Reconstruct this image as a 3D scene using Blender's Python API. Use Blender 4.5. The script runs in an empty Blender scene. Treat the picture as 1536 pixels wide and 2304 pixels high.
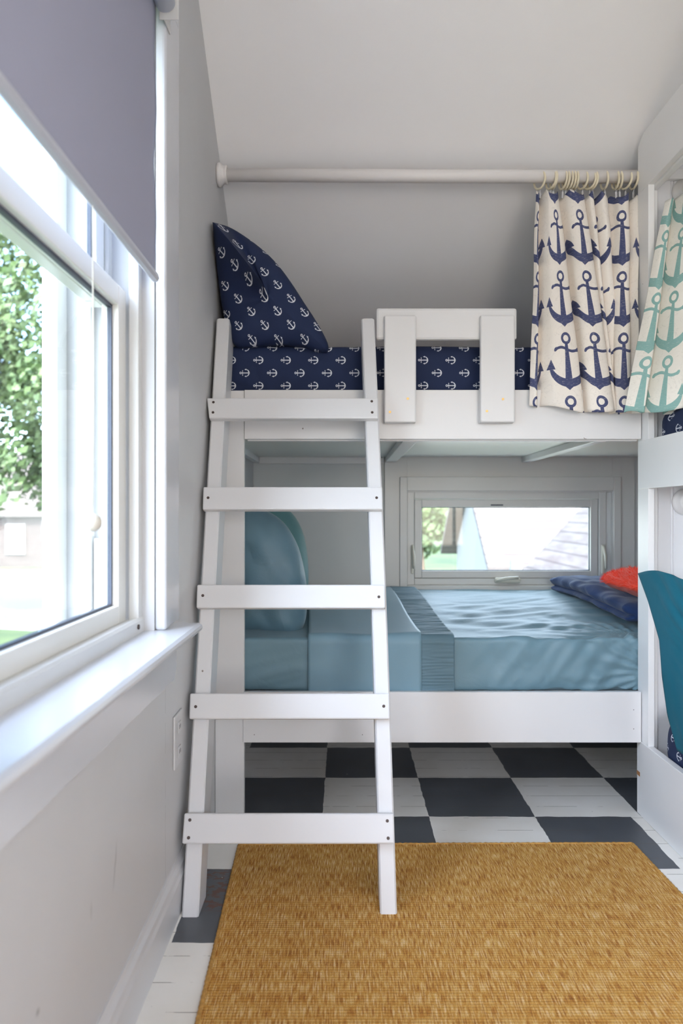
import bpy, bmesh, math, random
from mathutils import Vector, Matrix, noise
random.seed(7)
PI = math.pi
C = bpy.context.scene.collection
S = bpy.context.scene

# ------------------------------------------------------------------ camera, world, light, exposure
F = 1630.0; CX = 773.0; CY = 1154.0
cam_d = bpy.data.cameras.new('camera'); cam = bpy.data.objects.new('camera', cam_d); C.objects.link(cam)
cam.location = (0, 0, 1.0); cam.rotation_euler = (PI/2, 0, 0)
cam_d.sensor_fit = 'VERTICAL'; cam_d.sensor_height = 36.0; cam_d.lens = F/2304*36
cam_d.shift_x = -(CX-768)/2304; cam_d.shift_y = (CY-1152)/2304
cam_d.clip_start = 0.02; cam_d.clip_end = 300
cam_d.dof.use_dof = True; cam_d.dof.focus_distance = 2.15; cam_d.dof.aperture_fstop = 2.8
S.camera = cam

S.view_settings.view_transform = 'Standard'; S.view_settings.look = 'None'
S.view_settings.gamma = 1.0; S.view_settings.use_curve_mapping = False
S.view_settings.exposure = 0.20
W = bpy.data.worlds.new('world'); S.world = W; W.use_nodes = True
wn = W.node_tree; wn.nodes.clear()
sky = wn.nodes.new('ShaderNodeTexSky'); sky.sky_type = 'NISHITA'; sky.sun_disc = False
sky.sun_elevation = math.radians(52); sky.sun_rotation = math.radians(150); sky.air_density = 1.0; sky.dust_density = 2.5; sky.ozone_density = 1.2
bg = wn.nodes.new('ShaderNodeBackground'); bg.inputs['Strength'].default_value = 1.15
wo = wn.nodes.new('ShaderNodeOutputWorld')
wn.links.new(sky.outputs[0], bg.inputs[0]); wn.links.new(bg.outputs[0], wo.inputs[0])

def light(name, kind, loc, rot, energy, color, **kw):
    d = bpy.data.lights.new(name, kind); o = bpy.data.objects.new(name, d); C.objects.link(o)
    o.location = loc; o.rotation_euler = rot; d.energy = energy; d.color = color
    for k, v in kw.items(): setattr(d, k, v)
    return o
# sun high behind the camera to the right: lights the garden and the neighbours, not the room
light('sun', 'SUN', (3, -5, 9), (math.radians(38), math.radians(22), 0), 6.0, (1, .95, .86), angle=.01)
# added wide sun lamp: soft sky fill for the room through the left window
light('added_sky_fill', 'SUN', (-6, -4, 4), Vector((.71, .66, -.44)).to_track_quat('-Z', 'Y').to_euler(), 15.0, (.76, .85, 1), angle=1.4)
# warm fill lamp in an assumed, unseen window behind the camera
light('assumed_rear_window_fill', 'AREA', (.95, -1.86, 1.27), (math.radians(90), 0, 0), 20, (1, .89, .86), shape='RECTANGLE', size=.95, size_y=1.3)
# fill lamp in an added, unseen left window; lifts side bunk and ceiling
light('added_window_fill', 'AREA', (-.52, -.725, 1.43), (0, -PI/2, 0), 30, (1, .95, .92), shape='RECTANGLE', size=1.36, size_y=1.05)
def portal(name, loc, rot, sx, sy):
    o = light(name, 'AREA', loc, rot, 1, (1, 1, 1), shape='RECTANGLE', size=sx, size_y=sy)
    o.data.cycles.is_portal = True
portal('window_portal', (-.70, 1.14, 1.42), (0, -PI/2, 0), 1.6, 1.1)
portal('added_window_portal', (-.70, -.725, 1.42), (0, -PI/2, 0), 1.6, 1.3)
portal('assumed_rear_window_portal', (.95, -1.97, 1.27), (PI/2, 0, 0), 1.0, 1.4)  # portal of the assumed window behind the camera
# lamp added in the small window behind the lower bed to strengthen its daylight
light('back_window_fill', 'AREA', (.76, 3.47, .88), (-PI/2, 0, 0), 2.6, (.93, 1, .98), shape='RECTANGLE', size=.78, size_y=.30)
portal('back_window_portal', (.76, 3.60, .875), (-PI/2, 0, 0), .9, .42)

S.cycles.max_bounces = 14; S.cycles.diffuse_bounces = 8; S.cycles.transparent_max_bounces = 16
S.cycles.use_denoising = True
S.cycles.sample_clamp_indirect = 6
S.cycles.caustics_reflective = False; S.cycles.caustics_refractive = False

# ------------------------------------------------------------------ node expressions
class E:
    nt = None
    def __init__(s, v): s.v = v
    def _m(op, *a, clamp=False):
        n = E.nt.nodes.new('ShaderNodeMath'); n.operation = op; n.use_clamp = clamp
        for i, x in enumerate(a):
            x = x.v if isinstance(x, E) else x
            if isinstance(x, (int, float)): n.inputs[i].default_value = x
            else: E.nt.links.new(x, n.inputs[i])
        return E(n.outputs[0])
    def __add__(a, b): return E._m('ADD', a, b)
    __radd__ = __add__
    def __sub__(a, b): return E._m('SUBTRACT', a, b)
    def __rsub__(a, b): return E._m('SUBTRACT', b, a)
    def __mul__(a, b): return E._m('MULTIPLY', a, b)
    __rmul__ = __mul__
    def __truediv__(a, b): return E._m('DIVIDE', a, b)
    def __lt__(a, b): return E._m('LESS_THAN', a, b)
    def __gt__(a, b): return E._m('GREATER_THAN', a, b)
def eabs(a): return E._m('ABSOLUTE', a)
def emax(a, b): return E._m('MAXIMUM', a, b)
def emin(a, b): return E._m('MINIMUM', a, b)
def elen(x, y): return E._m('SQRT', x*x + y*y)
def efloor(a): return E._m('FLOOR', a)
def efract(a): return E._m('FRACT', a)
def esin(a): return E._m('SINE', a)
def emod(a, b): return E._m('FLOORED_MODULO', a, b)

def anchor_mask(x, y, big=False):
    """x, y in anchor heights, ring at +y"""
    lw = .026 if big else .032
    ring = eabs(elen(x, y-.40) - .085) < lw
    shank = (eabs(x) < (.078 - .062*(y+.45) if big else .045-.01*y)) * (y > -.44) * (y < .32)
    curve = y - .20 + (esin(x*13.0)*.035 if big else 0.0)
    bar = (eabs(curve) < .026) * (eabs(x) < .24)
    balls = elen(eabs(x)-.24, y-.20 + (esin(x*13.0)*.035 if big else 0.0)) < .038
    arms = (elen(x, y+.13) < .37) * (elen(x, y+(-.015 if big else .02)) > .36) * (y < -.12)
    fl = (eabs(eabs(x)-.345) < (.02-y)*.45) * (y > -.17) * (y < .02)
    tip = (eabs(x)*.8 + eabs(y+.42)) < (.135 if big else .10)
    m = emax(ring, shank); m = emax(m, bar); m = emax(m, balls); m = emax(m, arms); m = emax(m, fl); m = emax(m, tip)
    return m

def newmat(name):
    m = bpy.data.materials.new(name); m.use_nodes = True
    nt = m.node_tree; E.nt = nt
    return m, nt, nt.nodes['Principled BSDF']
def tex(nt, kind, coord='Object', scale=5, mapping=None, **kw):
    tc = nt.nodes.new('ShaderNodeTexCoord'); n = nt.nodes.new(kind)
    src = tc.outputs[coord]
    if mapping:
        mp = nt.nodes.new('ShaderNodeMapping'); mp.inputs['Scale'].default_value = mapping
        nt.links.new(src, mp.inputs[0]); src = mp.outputs[0]
    nt.links.new(src, n.inputs['Vector'])
    if 'Scale' in n.inputs: n.inputs['Scale'].default_value = scale
    for k, v in kw.items():
        if k in n.inputs: n.inputs[k].default_value = v
        else: setattr(n, k, v)
    return n
def mix(nt, fac, a, b):
    n = nt.nodes.new('ShaderNodeMix'); n.data_type = 'RGBA'
    for inp, v in ((n.inputs[0], fac), (n.inputs[6], a), (n.inputs[7], b)):
        v = v.v if isinstance(v, E) else v
        if isinstance(v, (tuple, list)): inp.default_value = (*v, 1)[:4]
        elif isinstance(v, (int, float)): inp.default_value = v
        else: nt.links.new(v, inp)
    return n.outputs[2]
def ramp(nt, src, stops):
    r = nt.nodes.new('ShaderNodeValToRGB'); nt.links.new(src, r.inputs[0])
    el = r.color_ramp.elements
    while len(el) < len(stops): el.new(.5)
    for e, (p, c) in zip(el, stops): e.position = p; e.color = (*c, 1)
    return r.outputs[0]
def bump(nt, b, src, strength=.2, dist=.002):
    n = nt.nodes.new('ShaderNodeBump'); n.inputs['Strength'].default_value = strength; n.inputs['Distance'].default_value = dist
    nt.links.new(src.v if isinstance(src, E) else src, n.inputs['Height']); nt.links.new(n.outputs[0], b.inputs['Normal'])
def simple(name, col, rough=.5, spec=.5, bscale=0, bstr=.1, var=.0, metallic=0, vscale=6):
    m, nt, b = newmat(name)
    b.inputs['Base Color'].default_value = (*col, 1); b.inputs['Roughness'].default_value = rough
    b.inputs['Specular IOR Level'].default_value = spec; b.inputs['Metallic'].default_value = metallic
    if var:
        n = tex(nt, 'ShaderNodeTexNoise', scale=vscale, Detail=4.0)
        c2 = tuple(c*(1-var) for c in col)
        nt.links.new(ramp(nt, n.outputs[0], [(.35, c2), (.65, col)]), b.inputs['Base Color'])
    if bscale:
        n = tex(nt, 'ShaderNodeTexNoise', scale=bscale, Detail=6.0); bump(nt, b, n.outputs[0], bstr)
    return m
def paint(name, col, rough=.38, streak=(3, 3, 40), chips=True, seam=None):
    """brushed gloss paint: faint streaks in the relief, a few dark nicks in the colour"""
    m, nt, b = newmat(name)
    b.inputs['Roughness'].default_value = rough
    n = tex(nt, 'ShaderNodeTexNoise', scale=6, mapping=streak, Detail=5.0)
    bump(nt, b, n.outputs[0], .12, .0015)
    base = ramp(nt, tex(nt, 'ShaderNodeTexNoise', scale=3, Detail=3.0).outputs[0], [(.3, tuple(c*.96 for c in col)), (.7, col)])
    if chips:
        v = tex(nt, 'ShaderNodeTexNoise', scale=38, Detail=2.0)
        mk = E(v.outputs[0]) > .80
        base = mix(nt, mk, base, (.25, .22, .2))
    nt.links.new(base, b.inputs['Base Color'])
    return m

WHITE = (.72, .715, .715)
M = {}
M['wall'] = simple('wall_paint', (.57, .57, .575), .55, bscale=60, bstr=.06, var=.02)
M['wall_far'] = simple('alcove_wall_paint', (.64, .66, .66), .6, bscale=60, bstr=.06, var=.03)
def wall_marks():
    m = M['wall']; nt = m.node_tree; E.nt = nt; b = nt.nodes['Principled BSDF']
    tc = nt.nodes.new('ShaderNodeTexCoord'); sp = nt.nodes.new('ShaderNodeSeparateXYZ'); nt.links.new(tc.outputs['Object'], sp.inputs[0])
    y, z = E(sp.outputs[1]), E(sp.outputs[2])
    n = tex(nt, 'ShaderNodeTexNoise', scale=30, Detail=4.0); w = (E(n.outputs[0])-.5)
    mk = emax((1.0-elen((y-1.352-(z-.36)*.25+w*.01)/.006, (z-.345)/.05))*.55, 0.0)
    mk = emax(mk, (1.0-elen((y-1.007)/.008, (z-.306)/.007))*.8)
    mk = emax(mk, (1.0-elen((y-1.22)/.006, (z-.33)/.02))*.3)
    crack = (eabs(y-1.728-w*.012) < .0011)*(z < .60)*(z > .13)*(E(tex(nt, 'ShaderNodeTexNoise', scale=12, Detail=3.0).outputs[0]) > .47)*.45
    mk = emax(mk, crack)
    src = b.inputs['Base Color'].links[0].from_socket
    nt.links.new(mix(nt, mk, src, (.16, .16, .17)), b.inputs['Base Color'])
wall_marks()
M['ceil'] = simple('ceiling_paint', (.90, .885, .88), .8, bscale=90, bstr=.05)
M['trim'] = paint('gloss_white_trim', (.64, .65, .68), .25, (3, 3, 1), chips=False)
M['bunk'] = paint('bunk_white_paint', WHITE, .38, (1, 8, 8))
M['bunkv'] = paint('bunk_white_paint_upright', WHITE, .38, (8, 8, 1))
M['side'] = paint('side_bunk_lit_white', (.86, .855, .85), .35, (8, 1, 8))  # bunk white in a lighter copy; the light on this side is in the colour
M['ladder'] = paint('ladder_white_paint', (.66, .66, .668), .35, (8, 8, 1))
M['rung'] = paint('rung_white_paint', (.66, .66, .668), .35, (1, 8, 8))
M['vinyl'] = simple('white_vinyl', (.63, .625, .605), .35)
M['sash'] = simple('cream_sash_paint', (.78, .77, .73), .3, bscale=40, bstr=.05)
M['track'] = simple('grey_window_track', (.42, .45, .5), .4)
M['gasket'] = simple('grey_gasket', (.06, .07, .10), .5)
M['blind'] = None
M['rod'] = simple('rod_white_paint', (.78, .75, .73), .4, bscale=30, bstr=.1)
M['ring'] = simple('cream_plastic', (.78, .70, .52), .35)
M['screw'] = simple('dark_screw', (.07, .05, .045), .5, metallic=.4)
M['brass'] = simple('brass_screw', (.45, .30, .12), .35, metallic=.9)
M['plate'] = simple('outlet_paint', (.56, .56, .565), .4)
M['slot'] = simple('dark_slot', (.03, .03, .03), .6)
M['latch'] = simple('window_hardware', (.62, .60, .52), .35)
M['clip'] = simple('metal_clip', (.7, .7, .72), .3, metallic=.6)
M['ball'] = simple('ivory_ball', (.66, .62, .54), .3)
M['wood_raw'] = simple('raw_wood', (.35, .16, .06), .7)

# roller blind cloth: grey blackout fabric
m, nt, b = newmat('blind_fabric'); M['blind'] = m
n = tex(nt, 'ShaderNodeTexNoise', scale=400, Detail=2.0); bump(nt, b, n.outputs[0], .15, .0005)
b.inputs['Base Color'].default_value = (.35, .352, .44, 1); b.inputs['Roughness'].default_value = .8

# thin glass
m = bpy.data.materials.new('window_glass'); m.use_nodes = True; nt = m.node_tree; nt.nodes.clear(); M['glass'] = m
o_ = nt.nodes.new('ShaderNodeOutputMaterial'); t_ = nt.nodes.new('ShaderNodeBsdfTransparent'); g_ = nt.nodes.new('ShaderNodeBsdfGlossy')
g_.inputs['Roughness'].default_value = .02; t_.inputs[0].default_value = (.96, .98, .98, 1)
E.nt = nt; lw_ = nt.nodes.new('ShaderNodeLayerWeight'); lw_.inputs[0].default_value = .5; mx = nt.nodes.new('ShaderNodeMixShader')
fc_ = E._m('POWER', E(lw_.outputs[1]), 5.0)*.5+.025
nt.links.new(fc_.v, mx.inputs[0]); nt.links.new(t_.outputs[0], mx.inputs[1]); nt.links.new(g_.outputs[0], mx.inputs[2]); nt.links.new(mx.outputs[0], o_.inputs[0])

# painted checkerboard floor
def floor_mat():
    m, nt, b = newmat('painted_checker_floor')
    tc = nt.nodes.new('ShaderNodeTexCoord'); sp = nt.nodes.new('ShaderNodeSeparateXYZ'); nt.links.new(tc.outputs['Object'], sp.inputs[0])
    x, y = E(sp.outputs[0]), E(sp.outputs[1])
    wob = tex(nt, 'ShaderNodeTexNoise', scale=14, Detail=3.0); w = (E(wob.outputs[0])-.5)*.012
    ix = efloor((x+w+.07)/.35); iy = efloor((2.735-y-w)/.35)
    par = emod(ix+iy, 2.0)           # 0 -> row directly under the bed edge
    inside = (x+w > -.402)*emax(x+w < .945, y > 2.39)
    dark = (par < .5)*inside
    # row 0 (y 2.385..2.735): ix 0 white -> parity 0 white
    dark = (1.0-(par < .5))*inside
    cl = tex(nt, 'ShaderNodeTexNoise', scale=5, Detail=5.0)
    white = ramp(nt, cl.outputs[0], [(.3, (.80, .775, .72)), (.65, (.88, .865, .83))])
    grey = ramp(nt, cl.outputs[0], [(.3, (.075, .083, .098)), (.7, (.105, .115, .13))])
    col = mix(nt, dark, white, grey)
    # board seams run along x
    j = efract((y+.03)/.0925); jn = tex(nt, 'ShaderNodeTexNoise', scale=9, mapping=(1, 6, 1), Detail=4.0)
    seam = (eabs(j-.5) > .5-.020*E(jn.outputs[0]))*(E(jn.outputs[0]) > .45)
    col = mix(nt, seam*.8, col, (.10, .075, .06))
    ch = tex(nt, 'ShaderNodeTexNoise', scale=26, mapping=(1, 2.2, 1), Detail=5.0, Roughness=.65)
    zone = tex(nt, 'ShaderNodeTexNoise', scale=2.6, Detail=1.0)
    near = (x < -.18)*(y < 2.1)
    chip = (E(ch.outputs[0]) > (.71-.19*near))*(E(zone.outputs[0]) > .42)*dark
    col = mix(nt, chip*.85, col, (.13, .055, .03))
    ch2 = tex(nt, 'ShaderNodeTexNoise', scale=55, Detail=3.0)
    col = mix(nt, (E(ch2.outputs[0]) > .76)*(1.0-dark), col, (.10, .07, .06))
    ch3 = tex(nt, 'ShaderNodeTexNoise', scale=47, Detail=2.0)
    col = mix(nt, (E(ch3.outputs[0]) > .79)*dark, col, (.6, .6, .58))
    nt.links.new(col, b.inputs['Base Color'])
    b.inputs['Roughness'].default_value = .38
    h = (1.0-seam)+E(tex(nt, 'ShaderNodeTexNoise', scale=14, Detail=3.0).outputs[0])*.7
    bump(nt, b, h, .25, .002)
    return m
M['floor'] = floor_mat()

def rug_mat():
    m, nt, b = newmat('woven_straw_rug')
    tc = nt.nodes.new('ShaderNodeTexCoord'); sp = nt.nodes.new('ShaderNodeSeparateXYZ'); nt.links.new(tc.outputs['Object'], sp.inputs[0])
    x, y = E(sp.outputs[0]), E(sp.outputs[1])
    n1 = tex(nt, 'ShaderNodeTexNoise', scale=1, mapping=(420, 26, 1), Detail=4.0)
    n2 = tex(nt, 'ShaderNodeTexNoise', scale=1, mapping=(520, 300, 1), Detail=2.0)
    n3 = tex(nt, 'ShaderNodeTexNoise', scale=1, mapping=(14, 14, 1), Detail=2.0)
    row = esin(y*(2*PI/.0068)+esin(x*(2*PI/.0042))*1.6)*.02
    f = E(n1.outputs[0])*.66+E(n2.outputs[0])*.24+E(n3.outputs[0])*.10+row
    col = ramp(nt, f.v, [(.38, (.28, .09, .012)), (.47, (.52, .23, .03)), (.53, (.64, .36, .075)), (.63, (.80, .58, .33))])
    nt.links.new(col, b.inputs['Base Color']); b.inputs['Roughness'].default_value = .85
    hh = esin(x*(2*PI/.0042))*esin(y*(2*PI/.0085)+esin(x*(2*PI/.0042))*1.5)+E(n2.outputs[0])*2.0
    bump(nt, b, hh, .6, .0015)
    return m
M['rug'] = rug_mat()
M['rug_edge'] = simple('rug_binding', (.55, .29, .07), .85, bscale=120, bstr=.5, var=.35, vscale=90)

def cloth(name, col, rough=.75, sheen=.2, weave=900, var=.08, wr=0):
    m, nt, b = newmat(name)
    n = tex(nt, 'ShaderNodeTexNoise', scale=weave, Detail=2.0)
    n2 = tex(nt, 'ShaderNodeTexNoise', scale=4, Detail=4.0)
    nt.links.new(ramp(nt, n2.outputs[0], [(.3, tuple(c*(1-var) for c in col)), (.7, col)]), b.inputs['Base Color'])
    b.inputs['Roughness'].default_value = rough
    if 'Sheen Weight' in b.inputs: b.inputs['Sheen Weight'].default_value = sheen
    h = E(n.outputs[0])*.15
    if wr:
        n3 = tex(nt, 'ShaderNodeTexNoise', scale=13, Detail=5.0, Distortion=1.3); h = h+E(n3.outputs[0])*wr
    bump(nt, b, h, .4, .004)
    return m
M['sheet'] = cloth('blue_sheet', (.15, .26, .315), .48, .1, wr=1.0)
M['sheet_top'] = cloth('blue_flat_sheet', (.175, .30, .37), .48, .15, wr=.4)
M['pillow_blue'] = cloth('blue_pillowcase', (.13, .24, .31), .5, .2, wr=1.5)
M['pillow_teal'] = cloth('teal_pillowcase', (.10, .24, .26), .6, .2, wr=1.0)
M['fleece'] = cloth('navy_fleece', (.014, .042, .145), .95, .10, weave=150, var=.4, wr=2.0)
M['teal'] = cloth('teal_cotton', (.0, .125, .185), .9, .0, var=.05, wr=.5)
M['fur'] = cloth('orange_fur', (.95, .075, .03), .9, .1, weave=200, var=.15)
M['band'] = cloth('gathered_band', (.11, .20, .255), .6, .1, wr=.5)

def anchor_cloth(name, base, ink, cu, cv, size, rot, big=False, wr=.3, off=(0, 0), lin=0):
    """printed cotton: staggered anchors laid out in the cloth's own UVs (metres)"""
    m, nt, b = newmat(name)
    tc = nt.nodes.new('ShaderNodeTexCoord'); sp = nt.nodes.new('ShaderNodeSeparateXYZ'); nt.links.new(tc.outputs['UV'], sp.inputs[0])
    U, V = E(sp.outputs[0])+off[0], E(sp.outputs[1])+off[1]
    if big:
        a = U/cu; col_i = efloor(a); fu = efract(a)-.5
        v = V/cv; fv = efract(v)-.5
    else:
        v = V/cv; row = efloor(v); fv = efract(v)-.5
        fu = efract(U/cu+emod(row, 2.0)*.5)-.5
    x = fu*(cu/size); y = fv*(cv/size)
    c, s = math.cos(rot), math.sin(rot)
    xr = x*c+y*s; yr = y*c-x*s
    mk = anchor_mask(xr, yr, big)
    n2 = tex(nt, 'ShaderNodeTexNoise', scale=5, Detail=4.0)
    bc = ramp(nt, n2.outputs[0], [(.3, tuple(q*.9 for q in base)), (.7, base)])
    ic = ink
    if lin:
        ln = tex(nt, 'ShaderNodeTexNoise', coord='UV', scale=1, mapping=(60, 900, 1), Detail=3.0)
        ln2 = tex(nt, 'ShaderNodeTexNoise', coord='UV', scale=16, Detail=6.0, Distortion=2.5)
        line = (eabs(E(ln2.outputs[0])-.5) < .006)
        bc = mix(nt, line*.35, bc, tuple(q*.55 for q in base))
        ic = mix(nt, (E(ln.outputs[0]) > .63)*.35, ink, base)
    nt.links.new(mix(nt, mk, bc, ic), b.inputs['Base Color'])
    b.inputs['Roughness'].default_value = .8
    n = tex(nt, 'ShaderNodeTexNoise', scale=700, Detail=2.0); n3 = tex(nt, 'ShaderNodeTexNoise', scale=12, Detail=4.0, Distortion=.8)
    bump(nt, b, E(n.outputs[0])*.15+E(n3.outputs[0])*wr, .4, .004)
    return m
NAVY = (.007, .019, .070)
INK = (.72, .74, .80)
M['navy_sheet'] = anchor_cloth('navy_anchor_sheet', NAVY, INK, .0925, .0430, .0335, PI/2, wr=.5, off=(.01, .012))
M['navy_pillow'] = anchor_cloth('navy_anchor_pillowcase', NAVY, INK, .092, .044, .0345, .72, wr=.9)
LINEN = (.90, .84, .765)
M['curtain'] = anchor_cloth('linen_navy_anchor', LINEN, (.055, .068, .16), .165, .210, .180, 0.0, True, .35, off=(0, .078), lin=1)
M['curtain_green'] = anchor_cloth('linen_seagreen_anchor', (.86, .83, .75), (.24, .43, .40), .165, .205, .185, 0.0, True, .35, off=(0, .147), lin=1)

# beadboard: grooves every 6 cm (material bump follows real coordinates)
def bead(name, col, axis, pitch=.062):
    m, nt, b = newmat(name)
    tc = nt.nodes.new('ShaderNodeTexCoord'); sp = nt.nodes.new('ShaderNodeSeparateXYZ'); nt.links.new(tc.outputs['Object'], sp.inputs[0])
    a = efract(E(sp.outputs[axis])/pitch)
    g = (eabs(a-.5) < .035)+(eabs(a-.62) < .02)
    b.inputs['Base Color'].default_value = (*col, 1); b.inputs['Roughness'].default_value = .35
    bump(nt, b, 1.0-g, 1.0, .003)
    return m
M['bead_x'] = bead('beadboard_end_wall', (.86, .86, .87), 0)
M['bead_y'] = bead('beadboard_bed_deck', (.78, .78, .74), 1, .03)

# ------------------------------------------------------------------ mesh helpers
def box(bm, x0, x1, y0, y1, z0, z1, bev=0, seg=2):
    r = bmesh.ops.create_cube(bm, size=1)
    vs = r['verts']
    bmesh.ops.scale(bm, verts=vs, vec=(x1-x0, y1-y0, z1-z0)); bmesh.ops.translate(bm, verts=vs, vec=((x0+x1)/2, (y0+y1)/2, (z0+z1)/2))
    if bev:
        es = list({e for v in vs for e in v.link_edges})
        bmesh.ops.bevel(bm, geom=es, offset=bev, segments=seg, affect='EDGES', profile=.5)
def hexa(bm, v8, bev=0, seg=2):
    """8 corners: bottom ring then top ring"""
    vs = [bm.verts.new(v) for v in v8]
    fs = [(0, 3, 2, 1), (4, 5, 6, 7), (0, 1, 5, 4), (1, 2, 6, 5), (2, 3, 7, 6), (3, 0, 4, 7)]
    for f in fs: bm.faces.new([vs[i] for i in f])
    if bev:
        es = list({e for v in vs for e in v.link_edges})
        bmesh.ops.bevel(bm, geom=es, offset=bev, segments=seg, affect='EDGES', profile=.5)
def prism(bm, pts, axis, a, b):
    """extrude a 2D polygon along an axis"""
    def p3(p, t):
        return {'x': (t, p[0], p[1]), 'y': (p[0], t, p[1]), 'z': (p[0], p[1], t)}[axis]
    A = [bm.verts.new(p3(p, a)) for p in pts]; B = [bm.verts.new(p3(p, b)) for p in pts]
    bm.faces.new(A); bm.faces.new(B[::-1])
    for i in range(len(pts)):
        j = (i+1) % len(pts); bm.faces.new((A[i], B[i], B[j], A[j]))
def tube(bm, pts, r, n=10, closed=False, cap=True):
    rings = []
    N = len(pts); pts = [Vector(p) for p in pts]
    up = None
    for i, p in enumerate(pts):
        if closed: t = (pts[(i+1) % N]-pts[i-1]).normalized()
        else: t = (pts[min(i+1, N-1)]-pts[max(i-1, 0)]).normalized()
        if up is None: up = t.orthogonal().normalized()
        up = (up-t*up.dot(t)).normalized(); s = t.cross(up)
        rr = r[i] if isinstance(r, (list, tuple)) else r
        rings.append([bm.verts.new(p+(up*math.cos(2*PI*k/n)+s*math.sin(2*PI*k/n))*rr) for k in range(n)])
    for i in range(N if closed else N-1):
        a, b2 = rings[i], rings[(i+1) % N]
        for k in range(n): 
            f = bm.faces.new((a[k], a[(k+1) % n], b2[(k+1) % n], b2[k])); f.smooth = True
    if cap and not closed:
        bm.faces.new(rings[0][::-1]); bm.faces.new(rings[-1])
def obj(name, bm, mat, parent=None, smooth=False, uv=None, loc=None):
    me = bpy.data.meshes.new(name)
    bmesh.ops.recalc_face_normals(bm, faces=bm.faces)
    bm.to_mesh(me); bm.free()
    o = bpy.data.objects.new(name, me); C.objects.link(o)
    me.materials.append(mat)
    if smooth:
        for p in me.polygons: p.use_smooth = True
    if uv is not None:
        l = me.uv_layers.new(name='UVMap')
        for lp in me.loops:
            l.data[lp.index].uv = uv(me.vertices[lp.vertex_index])
    if parent is not None:
        o.parent = parent
        o.matrix_parent_inverse = parent.matrix_basis.inverted()
    return o
def thing(name, label, cat, loc=(0, 0, 0), group=None):
    o = bpy.data.objects.new(name, None); C.objects.link(o); o.location = loc; o.empty_display_size = .1
    tag(o, label, cat, group); return o
def tag(o, label, cat, group=None):
    o['label'] = label; o['category'] = cat
    if group: o['group'] = group
    return o
def struct(o): o['kind'] = 'structure'; return o
def bx(name, mat, parent, *a, bev=0, **k):
    bm = bmesh.new(); box(bm, *a, bev=bev); return obj(name, bm, mat, parent, **k)
def PX(u, D): return (u-CX)/F*D
def PZ(v, D): return 1-(v-CY)/F*D
def P(u, v, D): return Vector((PX(u, D), D, PZ(v, D)))
def grid_obj(name, nu, nv, fn, mat, parent=None, solid=0, uvfn=None):
    """fn(i/nu, j/nv) -> (point, (u, v))"""
    vs = []; uvs = []
    for j in range(nv+1):
        for i in range(nu+1):
            p, q = fn(i/nu, j/nv); vs.append(p); uvs.append(q)
    fs = [(j*(nu+1)+i, j*(nu+1)+i+1, (j+1)*(nu+1)+i+1, (j+1)*(nu+1)+i) for j in range(nv) for i in range(nu)]
    me = bpy.data.meshes.new(name); me.from_pydata([tuple(v) for v in vs], [], fs)
    l = me.uv_layers.new(name='UVMap')
    for lp in me.loops: l.data[lp.index].uv = uvs[lp.vertex_index]
    for p in me.polygons: p.use_smooth = True
    o = bpy.data.objects.new(name, me); C.objects.link(o); me.materials.append(mat)
    if solid:
        md = o.modifiers.new('thickness', 'SOLIDIFY'); md.thickness = solid; md.offset = 0
    if parent is not None: o.parent = parent; o.matrix_parent_inverse = parent.matrix_basis.inverted()
    return o
def sm(a, b, x):
    t = max(0, min(1, (x-a)/(b-a))); return t*t*(3-2*t)
def nz(x, y, z=0): return noise.noise(Vector((x, y, z)))

# ------------------------------------------------------------------ room shell
WX = -.425            # inner face of the window wall
WO = -.645             # outer face
YB = 2.40             # front plane of the bunk
YK = 3.41             # wall behind the bed
SX = .982             # front plane of the side bunk
XR = 1.95
def ceil_z(y): return min(2.275-.82*(y-2.40), 2.62)
Y_FLAT = 2.40-(2.62-2.275)/.82
bm = bmesh.new(); box(bm, WO, XR+.1, -2.0, 3.58, -.12, 0); struct(obj('floor', bm, M['floor']))
# ceiling: flat near the camera, then sloping down over the bed
bm = bmesh.new()
prism(bm, [(-2.0, 2.62), (Y_FLAT, 2.62), (YK+.17, ceil_z(YK+.17)), (YK+.17, ceil_z(YK+.17)+.16), (Y_FLAT+.07, 2.78), (-2.0, 2.78)], 'x', WO, XR+.1)
struct(obj('ceiling', bm, M['ceil']))
W0, W1, WZ0, WZ1 = .66, 1.626, .70, 2.15      # window opening (y, z)
bm = bmesh.new()
V0, V1 = -1.30, -.15      # opening for the added, unseen left window
prism(bm, [(-2.0, 0), (V0, 0), (V0, 2.62), (-2.0, 2.62)], 'x', WO, WX)
prism(bm, [(V1, 0), (W0, 0), (W0, 2.62), (V1, 2.62)], 'x', WO, WX)
prism(bm, [(V0, 0), (V1, 0), (V1, WZ0), (V0, WZ0)], 'x', WO, WX)
prism(bm, [(V0, WZ1), (V1, WZ1), (V1, 2.62), (V0, 2.62)], 'x', WO, WX)
prism(bm, [(W0, 0), (W1, 0), (W1, WZ0), (W0, WZ0)], 'x', WO, WX)
prism(bm, [(W0, WZ1), (W1, WZ1), (W1, 2.62), (W0, 2.62)], 'x', WO, WX)
prism(bm, [(W1, 0), (YK+.17, 0), (YK+.17, ceil_z(YK+.17)), (Y_FLAT, 2.62), (W1, 2.62)], 'x', WO, WX)
struct(obj('wall_left', bm, M['wall']))
BX0, BX1, BZ0, BZ1 = .300, 1.215, .665, 1.095  # small window hole in the wall behind the bed
zt = ceil_z(YK)+.0
bm = bmesh.new()
box(bm, WX, BX0, YK, YK+.17, 0, zt-.13); box(bm, BX1, XR, YK, YK+.17, 0, zt-.13)
box(bm, BX0, BX1, YK, YK+.17, 0, BZ0); box(bm, BX0, BX1, YK, YK+.17, BZ1, zt-.13)
prism(bm, [(YK, zt-.13), (YK+.17, zt-.13), (YK+.17, ceil_z(YK+.17)), (YK, zt)], 'x', WX, XR)
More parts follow.
